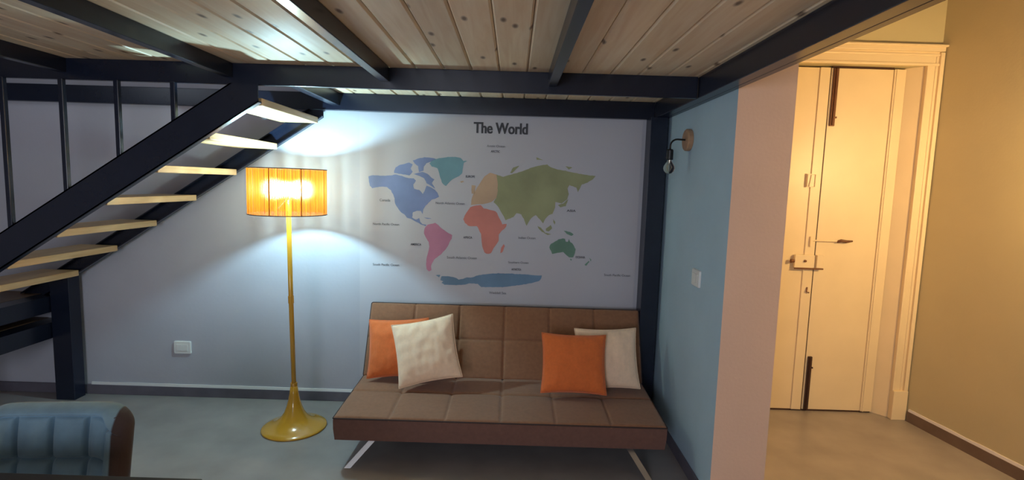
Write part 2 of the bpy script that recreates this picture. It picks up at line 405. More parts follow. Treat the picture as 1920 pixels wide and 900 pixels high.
tube(bm, [(2.218, 4.0, 1.835), (2.205, 3.998, 1.75)], 0.003, 6)
dpart('hasp', bm, M['door'])
bm = bmesh.new(); tube(bm, [(2.262, 4.006, 0.985), (2.255, 3.998, 0.95), (2.275, 3.998, 0.945)], 0.005, 6); dpart('hook', bm, M['bolt'])

# ================================================================== MEZZANINE
mez = thing('mezzanine', 'navy steel mezzanine frame with knotty pine plank deck overhead', 'mezzanine', (0, 0, 0))
ZB, ZP = 2.20, 2.315
def beam(name, x0, x1, y0, y1, z0, z1, parent=mez):
    return bx(name, x0, x1, y0, y1, z0, z1, M['navy'], parent, bevel=0.003)
beam('beam', XL + 0.002, 0.99, 2.985, 3.012, ZB, ZP)                     # cross beam in front of the stair
beam('beam', XL + 0.002, 0.994, 3.89, D - 0.004, 2.193, ZP)                          # wall beam
beam('beam', 1.055, 1.090, -1.2, D - 0.002, ZB, 2.52)                   # edge beam over the partition line
bx('beam_flange', 0.995, 1.055, -1.2, 3.889, ZB, ZP, M['navy'], mez, bevel=0.003)
beam('beam', XL + 0.002, 0.99, -1.2, -1.12, ZB, ZP)
for xj in (-4.3, -3.4, -2.5, -1.585, -0.725, 0.193):
    beam('joist', xj - 0.024, xj + 0.024, -1.12, 2.985, 2.238, ZP)
beam('joist', -1.330, -1.270, 3.012, 3.89, 2.225, ZP)
beam('post', 0.946, 1.068, 3.79, D - 0.017, 0, ZB)
# deck: every plank with chamfered long edges, one mesh
bm = bmesh.new()
w = 0.1525; x = -0.556 - w * 27
while x < 1.05:
    xa, xb = x, min(x + w, 1.054)
    ya = -1.2; yb = D - 0.002 if xb > -1.30 else 3.06
    c = 0.0095
    prof = [(xa + 0.0012, ZP + c), (xa + c, ZP), (xb - c, ZP), (xb - 0.0012, ZP + c), (xb - 0.0012, ZP + 0.03), (xa + 0.0012, ZP + 0.03)]
    if xa > XL: prism_y(bm, prof, ya, yb)
    x += w
obj('plank_deck', bm, M['pine'], mez)
bm = bmesh.new(); box(bm, XL + 0.002, 1.054, -1.2, 3.06, ZP + 0.03, ZP + 0.05); box(bm, -1.30, 1.054, 3.06, D - 0.002, ZP + 0.03, ZP + 0.05)
obj('deck_boarding', bm, M['oak'], mez)

# ================================================================== STAIRCASE
stair = thing('staircase', 'open staircase with navy steel stringers and pale pine treads', 'staircase', (-3.3, 3.4, 0))
SO = Matrix.Translation((3.3, -3.4, 0))
def spart(name, bm, m, **k):
    o = obj(name, bm, m, None, **k); o.data.transform(SO); o.parent = stair; return o
S = 0.655
def zt(x): return 1.935 + S * (x + 1.96)          # upper line of the near stringer
def channel(y0, y1, top, bot, flip):
    """sloped channel: web plus two thin flanges"""
    bm = bmesh.new()
    xs = (-3.62, -1.405 if not flip else -1.385)
    web = 0.008
    yw0, yw1 = (y0, y0 + web) if not flip else (y1 - web, y1)
    def strip(za, zb, ya, yb):
        zc = ZB - 0.001 if not flip else 2.19
        P = [(xs[0], za(xs[0])), (xs[1], min(za(xs[1]), zc))]
        if za(xs[1]) >= zc: P[1] = (xs[0] + (zc - za(xs[0])) / S, zc)
        if zb(xs[1]) >= zc:
            if za(xs[1]) < zc: P.append((xs[1], zc))
            P.append((xs[0] + (zc - zb(xs[0])) / S, zc))
        else: P.append((xs[1], zb(xs[1])))
        P.append((xs[0], zb(xs[0])))
        prism_y(bm, P, ya, yb)
    strip(bot, top, yw0, yw1)
    strip(lambda x: bot(x), lambda x: bot(x) + 0.009, y0, y1)
    strip(lambda x: top(x) - 0.009, lambda x: top(x), y0, y1)
    return bm
spart('stringer', channel(2.940, 2.982, zt, lambda x: zt(x) - 0.197, False), M['navy'])
spart('stringer', channel(3.842, 3.885, lambda x: zt(x) - 0.197 + 0.125 + 0.02, lambda x: zt(x) - 0.197 + 0.02, True), M['navy'])
for k in range(8):
    xr = -3.475 + 0.295 * k; zz = 0.785 + 0.1925 * k
    if k == 0: continue
    bm = bmesh.new(); box(bm, xr - 0.27, xr, 2.996, 3.845, zz - 0.042, zz)
    t = spart('tread', bm, M['tread'], bevel=0.004)
# lugs that carry the treads
for k in range(1, 8):
    xr = -3.475 + 0.295 * k; zz = 0.785 + 0.1925 * k
for xbal in (-2.813, -2.488, -2.185, -1.876):
    bm = bmesh.new(); box(bm, xbal - 0.013, xbal + 0.013, 2.950, 2.976, zt(xbal) - 0.004, ZB)
    spart('baluster', bm, M['navy'], bevel=0.003)
bm = bmesh.new(); box(bm, -3.365, -3.225, 3.80, 3.90, 0, zt(-3.3) - 0.12); spart('post', bm, M['navy'], bevel=0.003)
bm = bmesh.new(); box(bm, -3.62, -3.54, 2.93, 2.99, 0, zt(-3.58) - 0.05); spart('post', bm, M['navy'], bevel=0.003)
# winder steps in the corner: oak boards on deep dark frames
for (z, zf, yf) in ((0.785, 0.665, 3.0), (0.59, 0.47, 3.0)):
    bm = bmesh.new()
    box(bm, XL + 0.01, -3.372, yf, 3.03 + 0.02, zf, z - 0.04); box(bm, -3.50, -3.372, 3.05, D - 0.005, zf, z - 0.002)
    box(bm, XL + 0.01, -3.50, D - 0.06, D - 0.005, zf, z - 0.04); box(bm, XL + 0.01, XL + 0.06, 3.05, D - 0.06, zf, z - 0.04)
    spart('winder_frame', bm, M['navy'])
    bm = bmesh.new(); box(bm, XL + 0.01, -3.502, yf, D - 0.005, z - 0.038, z); spart('winder_board', bm, M['oak'], bevel=0.003)

# ================================================================== WALL MAP
mural = bx('world_map_mural', -1.14, 0.925, D - 0.0025, D - 0.0003, 0.20, 2.192, M['mural'])
tag(mural, 'pale printed world map headed The World on the wall above the sofa', 'wall map')
MAP = {'north_america':[[(-1.076,1.727),(-1.041,1.736),(-0.978,1.733),(-0.923,1.737),(-0.875,1.746),(-0.828,1.736),(-0.789,1.723),(-0.741,1.721),(-0.725,1.704),(-0.745,1.676),(-0.74,1.645),(-0.701,1.638),(-0.673,1.607),(-0.661,1.631),(-0.646,1.671),(-0.614,1.66),(-0.583,1.641),(-0.566,1.622),(-0.552,1.591),(-0.582,1.575),(-0.605,1.57),(-0.629,1.546),(-0.652,1.521),(-0.668,1.497),(-0.673,1.461),(-0.685,1.481),(-0.715,1.484),(-0.746,1.471),(-0.75,1.431),(-0.722,1.416),(-0.698,1.431),(-0.69,1.403),(-0.674,1.386),(-0.642,1.38),(-0.65,1.369),(-0.686,1.383),(-0.722,1.402),(-0.762,1.423),(-0.79,1.43),(-0.802,1.449),(-0.834,1.468),(-0.858,1.499),(-0.878,1.53),(-0.882,1.569),(-0.894,1.601),(-0.91,1.628),(-0.938,1.65),(-0.969,1.655),(-1.017,1.648),(-1.048,1.639),(-1.064,1.658),(-1.072,1.689)],[(-0.887,1.758),(-0.876,1.797),(-0.844,1.817),(-0.805,1.826),(-0.774,1.837),(-0.75,1.824),(-0.766,1.792),(-0.75,1.77),(-0.773,1.742),(-0.82,1.748),(-0.852,1.752)],[(-0.742,1.754),(-0.679,1.772),(-0.639,1.757),(-0.607,1.727),(-0.588,1.72),(-0.607,1.692),(-0.583,1.649),(-0.615,1.672),(-0.646,1.688),(-0.663,1.725),(-0.71,1.743)],[(-0.751,1.851),(-0.711,1.868),(-0.665,1.877),(-0.61,1.876),(-0.578,1.868),(-0.617,1.847),(-0.648,1.835),(-0.668,1.811),(-0.671,1.78),(-0.702,1.769),(-0.711,1.81),(-0.735,1.828)],[(-0.663,1.435),(-0.611,1.43),(-0.607,1.426),(-0.643,1.425)]],
'greenland':[[(-0.629,1.832),(-0.602,1.86),(-0.555,1.875),(-0.492,1.885),(-0.437,1.886),(-0.398,1.88),(-0.378,1.86),(-0.347,1.861),(-0.374,1.847),(-0.381,1.812),(-0.384,1.773),(-0.407,1.749),(-0.45,1.728),(-0.481,1.699),(-0.504,1.671),(-0.528,1.69),(-0.545,1.729),(-0.557,1.775),(-0.569,1.802),(-0.609,1.813)]],
'south_america':[[(-0.65,1.366),(-0.634,1.383),(-0.611,1.388),(-0.579,1.398),(-0.555,1.381),(-0.531,1.358),(-0.49,1.331),(-0.449,1.309),(-0.454,1.281),(-0.469,1.256),(-0.481,1.224),(-0.504,1.195),(-0.527,1.166),(-0.559,1.141),(-0.583,1.12),(-0.598,1.091),(-0.606,1.066),(-0.599,1.042),(-0.617,1.03),(-0.638,1.049),(-0.642,1.09),(-0.639,1.13),(-0.628,1.179),(-0.62,1.219),(-0.625,1.251),(-0.641,1.279),(-0.661,1.314),(-0.662,1.338)]],
'africa':[[(-0.32,1.523),(-0.28,1.536),(-0.241,1.538),(-0.224,1.518),(-0.177,1.508),(-0.129,1.497),(-0.112,1.466),(-0.095,1.435),(-0.079,1.402),(-0.047,1.406),(-0.05,1.385),(-0.085,1.348),(-0.104,1.323),(-0.103,1.275),(-0.126,1.242),(-0.145,1.21),(-0.16,1.181),(-0.192,1.176),(-0.208,1.188),(-0.225,1.231),(-0.231,1.279),(-0.236,1.327),(-0.252,1.359),(-0.269,1.382),(-0.324,1.38),(-0.357,1.403),(-0.369,1.431),(-0.358,1.467),(-0.335,1.499)],[(-0.082,1.228),(-0.063,1.254),(-0.056,1.238),(-0.073,1.192),(-0.089,1.186)]],
'europe':[[(-0.315,1.538),(-0.311,1.589),(-0.284,1.647),(-0.256,1.696),(-0.219,1.754),(-0.181,1.779),(-0.133,1.767),(-0.122,1.71),(-0.12,1.652),(-0.128,1.594),(-0.166,1.564),(-0.223,1.548),(-0.272,1.544)],[(-0.315,1.685),(-0.286,1.681),(-0.291,1.62),(-0.314,1.622)],[(-0.401,1.709),(-0.377,1.715),(-0.367,1.707),(-0.391,1.7)]],
'asia':[[(-0.133,1.767),(-0.084,1.754),(-0.027,1.77),(0.02,1.785),(0.068,1.801),(0.125,1.827),(0.182,1.843),(0.239,1.852),(0.268,1.831),(0.317,1.818),(0.375,1.81),(0.433,1.798),(0.491,1.79),(0.549,1.782),(0.597,1.779),(0.579,1.755),(0.541,1.729),(0.499,1.714),(0.473,1.656),(0.459,1.689),(0.408,1.706),(0.394,1.682),(0.406,1.639),(0.393,1.6),(0.356,1.57),(0.309,1.578),(0.308,1.54),(0.291,1.491),(0.262,1.48),(0.239,1.451),(0.224,1.419),(0.198,1.449),(0.166,1.478),(0.137,1.457),(0.117,1.428),(0.102,1.396),(0.079,1.446),(0.059,1.479),(0.025,1.488),(0.002,1.458),(-0.056,1.432),(-0.071,1.461),(-0.097,1.503),(-0.117,1.537),(-0.151,1.565),(-0.128,1.594),(-0.12,1.652),(-0.122,1.71)],[(0.327,1.558),(0.365,1.569),(0.404,1.605),(0.387,1.552),(0.347,1.541)],[(-0.032,1.784),(-0.01,1.823),(0.033,1.838),(0.01,1.809),(-0.018,1.78)],[(0.156,1.901),(0.209,1.883),(0.161,1.885)],[(0.373,1.844),(0.424,1.836),(0.398,1.819)],[(0.184,1.396),(0.208,1.383),(0.243,1.349),(0.289,1.338),(0.26,1.332),(0.217,1.356),(0.189,1.382)],[(0.246,1.38),(0.282,1.406),(0.293,1.385),(0.267,1.358),(0.246,1.365)],[(0.296,1.454),(0.313,1.43),(0.309,1.411),(0.3,1.428)]],
'oceania':[[(0.276,1.241),(0.288,1.267),(0.32,1.285),(0.345,1.301),(0.374,1.31),(0.391,1.308),(0.398,1.287),(0.413,1.285),(0.42,1.308),(0.431,1.284),(0.456,1.264),(0.474,1.231),(0.467,1.196),(0.456,1.171),(0.426,1.168),(0.404,1.186),(0.382,1.207),(0.341,1.201),(0.299,1.19),(0.289,1.216)],[(0.433,1.157),(0.449,1.158),(0.442,1.144)],[(0.38,1.369),(0.427,1.36),(0.454,1.342),(0.44,1.331),(0.402,1.344)],[(0.579,1.172),(0.595,1.158),(0.589,1.142)],[(0.545,1.117),(0.575,1.146),(0.583,1.139),(0.555,1.111)]],
'antarctica':[[(-0.525,0.996),(-0.477,0.999),(-0.428,0.991),(-0.396,0.976),(-0.364,0.981),(-0.332,0.994),(-0.292,0.995),(-0.252,1.012),(-0.204,1.022),(-0.1,1.032),(0.004,1.033),(0.136,1.028),(0.231,1.025),(0.225,1.005),(0.209,0.983),(0.146,0.964),(0.045,0.944),(-0.064,0.928),(-0.192,0.924),(-0.222,0.924),(-0.251,0.947),(-0.307,0.95),(-0.363,0.936),(-0.427,0.932),(-0.5,0.933),(-0.524,0.947),(-0.51,0.96),(-0.534,0.967)],[(-0.569,1.003),(-0.533,1.008),(-0.542,0.987)]]}
WORDS = [
    ('Arctic Ocean', -0.142, 1.974, 0.133, 0),
    ('ARCTIC', -0.145, 1.935, 0.067, 1),
    ('EUROPE', -0.324, 1.747, 0.067, 1),
    ('ASIA', 0.429, 1.518, 0.067, 1),
    ('AFRICA', -0.334, 1.296, 0.067, 1),
    ('AMERICA', -0.720, 1.232, 0.080, 1),
    ('OCEANIA', 0.511, 1.173, 0.072, 1),
    ('ANTARCTICA', 0.035, 1.066, 0.072, 1),
    ('Canada', -0.953, 1.555, 0.079, 0),
    ('North Atlantic Ocean', -0.470, 1.546, 0.213, 0),
    ('North Pacific Ocean', -0.944, 1.377, 0.195, 0),
    ('South Pacific Ocean', -0.943, 1.072, 0.197, 0),
    ('South Atlantic Ocean', -0.375, 1.142, 0.224, 0),
    ('Indian Ocean', 0.107, 1.306, 0.127, 0),
    ('Southern Ocean', 0.049, 1.119, 0.152, 0),
    ('Weddell Sea', -0.100, 0.883, 0.129, 0),
    ('South Pacific Ocean', 0.793, 1.045, 0.196, 0),
]

MAPCOL = {'north_america': (0.085, 0.175, 0.46), 'greenland': (0.05, 0.27, 0.36), 'south_america': (0.50, 0.12, 0.27), 'africa': (0.62, 0.115, 0.06),
          'europe': (0.55, 0.33, 0.16), 'asia': (0.25, 0.27, 0.06), 'oceania': (0.03, 0.20, 0.10), 'antarctica': (0.02, 0.16, 0.33)}
MAPLAB = {'north_america': 'blue North America', 'greenland': 'teal Greenland', 'south_america': 'pink South America', 'africa': 'orange red Africa',
          'europe': 'peach Europe', 'asia': 'olive green Asia', 'oceania': 'green Australia and Oceania', 'antarctica': 'blue Antarctica'}
def jag(P, amp=0.0035, step=0.012):
    """coastline: edges cut into short steps and roughened a little"""
    out = []
    for i in range(len(P)):
        a = Vector(P[i]); b = Vector(P[(i + 1) % len(P)]); n = max(1, int((b - a).length / step))
        for k in range(n):
            q = a.lerp(b, k / n)
            out.append((q.x + amp * mnoise.noise(Vector((q.x * 55, q.y * 55, 1))), q.y + amp * mnoise.noise(Vector((q.x * 55, q.y * 55, 9)))))
    return out
for key, polys in MAP.items():
    bm = bmesh.new()
    for P in polys:
        P = jag(P)
        a = [bm.verts.new((x, D - 0.0036, z)) for x, z in P]; b = [bm.verts.new((x, D - 0.0022, z)) for x, z in P]
        n = len(P)
        for tri in tessellate_polygon([[Vector((x, z, 0)) for x, z in P]]): bm.faces.new([a[k] for k in tri])
        for i in range(n): bm.faces.new((a[i], b[i], b[(i + 1) % n], a[(i + 1) % n]))
    c = tuple(v * 0.76 + p * 0.24 for v, p in zip(MAPCOL[key], (0.53, 0.52, 0.54)))
    m = mat(key + '_print', c + (1,), 0.65, var=0.16, scale=4)
    o = obj('continent', bm, m, mural); o['label'] = MAPLAB[key]
def words(txt, x, z, width, m, parent, bold=0.0, name='lettering', y=D - 0.0037, height=None):
    cu = bpy.data.curves.new('t', 'FONT'); cu.body = txt; cu.align_x = 'CENTER'; cu.align_y = 'CENTER'; cu.size = 0.1; cu.offset = bold; cu.extrude = 0.0006
    to = bpy.data.objects.new('t', cu); COL.objects.link(to)
    bpy.context.view_layer.update()
    me = bpy.data.meshes.new_from_object(to.evaluated_get(bpy.context.evaluated_depsgraph_get()))
    bpy.data.objects.remove(to)
    xs = [v.co.x for v in me.vertices]; s = width / (max(xs) - min(xs)); mx = (max(xs) + min(xs)) / 2
    ys = [v.co.y for v in me.vertices]; my = (max(ys) + min(ys)) / 2; sy = s if height is None else height / (max(ys) - min(ys))
    for v in me.vertices:
        v.co = Vector((x + (v.co.x - mx) * s, y - v.co.z, z + (v.co.y - my) * sy))
    me.materials.clear(); me.materials.append(m)
    o = bpy.data.objects.new(name, me); COL.objects.link(o); o.parent = parent; return o
tt = words('The World', -0.110, 2.103, 0.392, M['ink'], mural, bold=0.0016, name='title_lettering', height=0.080)
for dx, dy in ((0.0022, 0.0002), (-0.0022, 0.0004)):
    bmm = bmesh.new(); bmm.from_mesh(tt.data); extra = tt.data.copy(); extra.transform(Matrix.Translation((dx, -dy, 0))); bmm.from_mesh(extra)
    bmm.to_mesh(tt.data); bmm.free(); bpy.data.meshes.remove(extra)
tt['label'] = 'bold charcoal title The World'
for (t_, x_, z_, w_, b_) in WORDS:
    words(t_, x_, z_, w_, M['ink'] if b_ else M['ink_soft'], mural, bold=0.0016 if b_ else 0.0005, name='name_lettering', height=0.017 if b_ else None)

# ================================================================== WALL FITTINGS
def rounded_plate(bm, w, h, t, r, seg=5):
    """rounded rectangle in XZ, front towards -Y"""
    P = []
    for cx, cz, a0 in ((w / 2 - r, h / 2 - r, 0), (-w / 2 + r, h / 2 - r, 90), (-w / 2 + r, -h / 2 + r, 180), (w / 2 - r, -h / 2 + r, 270)):
        for k in range(seg + 1):
            a = R(a0 + 90 * k / seg); P.append((cx + r * math.cos(a), cz + r * math.sin(a)))
    a = [bm.verts.new((x, 0, z)) for x, z in P]; b = [bm.verts.new((x, -t * .7, z)) for x, z in P]; c = [bm.verts.new((x * .95, -t, z * .93)) for x, z in P]
    n = len(P); bm.faces.new(a[::-1]); bm.faces.new(c)
    for u, v in ((a, b), (b, c)):
        for i in range(n): bm.faces.new((u[i], u[(i + 1) % n], v[(i + 1) % n], v[i]))
def plate(name, label, cat, loc, rz, w, h, mods):
    t = thing(name, label, cat, loc, rz)
    bm = bmesh.new(); rounded_plate(bm, w, h, 0.012, 0.008); obj('cover_plate', bm, M['plastic'], t)
    for (cx, ww, hh) in mods:
        bm = bmesh.new(); box(bm, cx - ww / 2, cx + ww / 2, -0.0155, -0.0125, -hh / 2, hh / 2)
        obj('rocker' if cat == 'light switch' else 'blank_insert', bm, M['plastic'], t, bevel=0.001)
plate('wall_outlet_plate', 'white rectangular cover plate low on the grey wall left of the floor lamp', 'outlet', (-2.492, D, 0.386), 0, 0.13, 0.098, ((-0.022, 0.04, 0.05), (0.022, 0.04, 0.05)))
plate('light_switch', 'white light switch on the blue wall below the wall lamp', 'light switch', (XB, 3.085, 1.185), R(-90), 0.125, 0.10, ((-0.022, 0.04, 0.055), (0.022, 0.04, 0.055)))

def sconce(loc, rz, label, lit):
    """disc on the wall, arm going out (-Y locally) and bending down to a socket and bulb"""
    t = thing('wall_lamp', label, 'wall lamp', loc, rz, 'bulb wall lamps on wooden discs')
    bm = bmesh.new(); lathe(bm, [(0, 0), (0.066, 0), (0.068, 0.004), (0.068, 0.026), (0.063, 0.032), (0, 0.032)], 40)
    bmesh.ops.rotate(bm, verts=bm.verts, matrix=Matrix.Rotation(R(90), 3, 'X')); obj('wooden_disc', bm, M['disc'], t)
    pts = [(0, -0.032, 0.0), (0, -0.075, 0.002)] + [(0, -0.080 - 0.042 * math.sin(a), -0.040 + 0.042 * math.cos(a)) for a in [R(x_) for x_ in range(0, 91, 15)]] + [(0, -0.122, -0.062)]
    bm = bmesh.new(); tube(bm, pts, 0.0055, 10); obj('arm', bm, M['black'], t, smooth=True)
    bm = bmesh.new(); lathe(bm, [(0, -0.060), (0.016, -0.060), (0.021, -0.068), (0.0215, -0.122), (0.019, -0.126), (0, -0.126)], 28, 0, -0.122); obj('socket', bm, M['black'], t)
    if lit:
        bm = bmesh.new(); lathe(bm, [(0.0, -0.127), (0.013, -0.128), (0.02, -0.140), (0.033, -0.165), (0.0345, -0.18), (0.028, -0.198), (0.014, -0.209), (0, -0.2115)], 16, 0, -0.122)
        obj('lit_bulb', bm, M['bulb_warm'], t, smooth=True)
    else:
        bm = bmesh.new(); lathe(bm, [(0.011, -0.127), (0.013, -0.135), (0.021, -0.146), (0.033, -0.165), (0.0355, -0.18), (0.030, -0.197), (0.016, -0.210), (0, -0.2135)], 32, 0, -0.122)
        g = obj('bulb', bm, M['glass'], t, smooth=True)
        bm = bmesh.new(); lathe(bm, [(0, -0.127), (0.007, -0.127), (0.006, -0.150), (0.0, -0.153)], 12, 0, -0.122)
        for k in range(4):
            a = R(90 * k + 20); tube(bm, [(0.005 * math.cos(a), -0.122 + 0.005 * math.sin(a), -0.15), (0.017 * math.cos(a), -0.122 + 0.017 * math.sin(a), -0.172), (0.006 * math.cos(a), -0.122 + .006 * math.sin(a), -0.196)], 0.0012, 5)
        obj('filament', bm, M['steel'], g)
    return t
sconce((XB, 3.37, 2.008), R(-90), 'unlit bulb wall lamp on a round wooden disc on the blue wall', False)
sconce((rx(2.42), 2.42, 2.10), R(-90) + math.atan(0.107) * 1, 'lit bulb wall lamp on the hall wall by the door', True)

# ================================================================== FLOOR LAMP
fl = thing('floor_lamp', 'lit amber floor lamp with string drum shade and trumpet base', 'floor lamp', (-1.455, 3.480, 0))
bm = bmesh.new()
lathe(bm, [(0, 0), (0.208, 0.0), (0.212, 0.005), (0.206, 0.012), (0.180, 0.020), (0.145, 0.033), (0.112, 0.053), (0.085, 0.080), (0.065, 0.112), (0.050, 0.150), (0.038, 0.195), (0.029, 0.245), (0.022, 0.295), (0.0, 0.296)], 64)
obj('base', bm, M['amber'], fl, smooth=True)
bm = bmesh.new(); tube(bm, [(0, 0, 0.29), (-0.012, 0, 0.88), (-0.022, 0, 1.575)], 0.0155, 16); obj('pole', bm, M['amber'], fl, smooth=True)
bm = bmesh.new(); tube(bm, [(0, 0, 0.283), (0, 0, 0.315)], 0.0225, 16); obj('collar', bm, M['amber'], fl); bm = bmesh.new(); tube(bm, [(-0.0115, 0, 0.865), (-0.0125, 0, 0.915)], 0.0185, 16); obj('collar', bm, M['amber'], fl, smooth=False)
SX = -0.024
bm = bmesh.new(); n = 96; r = 0.242
for z0 in (0,):
    lo = [bm.verts.new((r * math.cos(2 * math.pi * k / n), r * math.sin(2 * math.pi * k / n), -0.146)) for k in range(n)]
    hi = [bm.verts.new((r * math.cos(2 * math.pi * k / n), r * math.sin(2 * math.pi * k / n), 0.146)) for k in range(n)]
    for k in range(n): bm.faces.new((lo[k], lo[(k + 1) % n], hi[(k + 1) % n], hi[k]))
sh = obj('lamp_shade', bm, M['shade'], fl, smooth=True, loc=(SX, 0, 1.608))
bm = bmesh.new()
for z in (-0.147, 0.147): tube(bm, [(r * math.cos(2 * math.pi * k / n), r * math.sin(2 * math.pi * k / n), z) for k in range(n)], 0.0032, 6, closed=True)
for k in range(8):
    a = R(-93 + 45 * k + 0); q = r - 0.004
    tube(bm, [(q * math.cos(a), q * math.sin(a), -0.147), (q * math.cos(a), q * math.sin(a), 0.147)], 0.0028, 6)
for k in range(3):
    a = R(30 + 120 * k); tube(bm, [(0.02 * math.cos(a), 0.02 * math.sin(a), -0.05), (r * math.cos(a), r * math.sin(a), -0.147)], 0.002, 6)
obj('shade_frame', bm, M['piping'], sh)
bm = bmesh.new(); lathe(bm, [(0, 1.555), (0.017, 1.555), (0.017, 1.592), (0, 1.592)], 16, SX, 0); obj('socket', bm, M['black'], fl)
bm = bmesh.new(); lathe(bm, [(0, 1.592), (0.014, 1.594), (0.027, 1.610), (0.030, 1.622), (0.026, 1.640), (0.014, 1.652), (0, 1.655)], 14, SX, 0)
obj('lit_bulb', bm, M['bulb_cool'], fl, smooth=True)

# ================================================================== SOFA
sofa = thing('sofa', 'brown tufted fabric sofa bed on splayed steel legs', 'sofa', (-0.04, 3.35, 0))
SM = Matrix.Translation((0.04, -3.35, 0))
def tufted(w, d, t, seams_u, seams_v, nx, ny, puff=0.009, depth=0.007, sw=0.007, rr=0.018):
    """upholstered slab, origin at a lower corner, seams at given positions"""
    bm = bmesh.new()
    su = [0] + seams_u + [w]; sv = [0] + seams_v + [d]
    grid = []
    def cell(x, s):
        for a, b in zip(s, s[1:]):
            if x <= b + 1e-9: return math.sin(math.pi * max(0, min(1, (x - a) / (b - a))))
        return 0
    def ed(e):
        return 0 if e >= rr else rr - math.sqrt(max(0, rr * rr - (rr - e) ** 2))
    us = sorted(set([w * i / nx for i in range(nx + 1)] + [rr * k / 4 for k in range(5)] + [w - rr * k / 4 for k in range(5)]))
    vs = sorted(set([d * j / ny for j in range(ny + 1)] + [rr * k / 4 for k in range(5)] + [d - rr * k / 4 for k in range(5)]))
    for v in vs:
        row = []
        for u in us:
            h = t + puff * (max(cell(u, su), 0) * max(cell(v, sv), 0)) ** 0.45
            for s in seams_u: h -= depth * math.exp(-((u - s) / sw) ** 2)
            for s in seams_v: h -= depth * math.exp(-((v - s) / sw) ** 2)
            for s in seams_u:
                for q in seams_v: h -= 0.006 * math.exp(-(((u - s) ** 2 + (v - q) ** 2) / 0.03 ** 2))
            h += 0.0022 * mnoise.noise(Vector((u * 9, v * 9, t * 10)))
            h -= ed(min(u, w - u)) * 0.6 + ed(min(v, d - v)) * 0.6
            row.append(bm.verts.new((u, v, h)))
        grid.append(row)
    J = len(vs); I = len(us)
    for j in range(J - 1):
        for i in range(I - 1): bm.faces.new((grid[j][i], grid[j][i + 1], grid[j + 1][i + 1], grid[j + 1][i]))
    ring = [grid[0][i] for i in range(I)] + [grid[j][-1] for j in range(1, J)] + [grid[-1][i] for i in range(I - 2, -1, -1)] + [grid[j][0] for j in range(J - 2, 0, -1)]
    mid = []; base = []
    for vtx in ring:
        x, y = vtx.co.x, vtx.co.y
        mid.append(bm.verts.new((x, y, t * 0.5)));
    for vtx in ring:
        x, y = vtx.co.x, vtx.co.y; base.append(bm.verts.new((min(max(x, .006), w - .006), min(max(y, .006), d - .006), 0)))
    n = len(ring)
    side = []
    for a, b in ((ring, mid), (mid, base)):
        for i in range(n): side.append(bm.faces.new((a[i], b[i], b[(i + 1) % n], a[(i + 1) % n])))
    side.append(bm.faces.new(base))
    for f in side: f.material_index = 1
    return bm
W = 1.962; X0 = -1.021
cols = [W * k / 6 for k in range(1, 6)]
def sofa_part(name, bm, mtx, m=(None,), smooth=True):
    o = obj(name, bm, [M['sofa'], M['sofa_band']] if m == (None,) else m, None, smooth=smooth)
    o.data.transform(SM @ mtx); o.parent = sofa; return o
seat_m = Matrix.Translation((X0, 2.985, 0.168)) @ Matrix.Rotation(R(1.8), 4, 'X')
so = sofa_part('seat', tufted(W, 0.66, 0.145, cols, [0.375], 240, 80), seat_m)
# the back leans: slab whose face looks forwards and up
ang = math.atan2(0.47, 1.0)
back_m = Matrix.Translation((X0, 3.60, 0.335)) @ Matrix.Rotation(math.pi / 2 - ang, 4, 'X') @ Matrix.Translation((0, 0, -0.12))
bo = sofa_part('backrest', tufted(W, 0.525, 0.115, cols, [0.275], 240, 70), back_m)
for o in (so, bo):
    for p in o.data.polygons:
        if p.material_index == 1: p.use_smooth = False
def loop_pts(w, d, t, r=0.02):
    P = []
    for cx, cy, a0 in ((w - r, r, 270), (w - r, d - r, 0), (r, d - r, 90), (r, r, 180)):
        for k in range(6): a = R(a0 + 18 * k); P.append((cx + r * math.cos(a), cy + r * math.sin(a), t))
    return P
bm = bmesh.new(); tube(bm, [Vector(p) for p in loop_pts(W, 0.66, 0.136, 0.006)], 0.0045, 8, closed=True); q = sofa_part('piping', bm, seat_m, [M['piping']])
bm = bmesh.new(); tube(bm, [Vector(p) for p in loop_pts(W, 0.525, 0.106, 0.012)], 0.0045, 8, closed=True); q = sofa_part('piping', bm, back_m, [M['piping']])
# steel sub-frame and splayed flat legs
bm = bmesh.new(); box(bm, -0.80, 0.72, 3.05, 3.09, 0.145, 0.172); box(bm, -0.80, 0.72, 3.52, 3.56, 0.145, 0.18); box(bm, -0.80, -0.76, 3.09, 3.52, 0.145, 0.175); box(bm, 0.68, 0.72, 3.09, 3.52, 0.145, 0.175)
sofa_part('under_frame', bm, Matrix.Identity(4), [M['black']], smooth=False)
def flat_leg(p, q, w, t):
    bm = bmesh.new(); p = Vector(p); q = Vector(q); ax = Vector((0, 0, 1)); d = q - p
    vs = []
    for c in (p, q):
        for sx, sy in ((-w / 2, -t / 2), (w / 2, -t / 2), (w / 2, t / 2), (-w / 2, t / 2)): vs.append(bm.verts.new(c + Vector((sx, sy, 0))))
    for f in ((0, 3, 2, 1), (4, 5, 6, 7), (0, 1, 5, 4), (1, 2, 6, 5), (2, 3, 7, 6), (3, 0, 4, 7)): bm.faces.new([vs[i] for i in f])
    return bm
for p, q in (((-0.938, 2.985, 0), (-0.800, 3.06, 0.15)), ((0.842, 2.955, 0), (0.735, 3.06, 0.15)), ((-0.93, 3.66, 0), (-0.79, 3.54, 0.15)), ((0.84, 3.66, 0), (0.71, 3.54, 0.15))):
    sofa_part('leg', flat_leg(p, q, 0.038, 0.012), Matrix.Identity(4), [M['steel']], smooth=False)

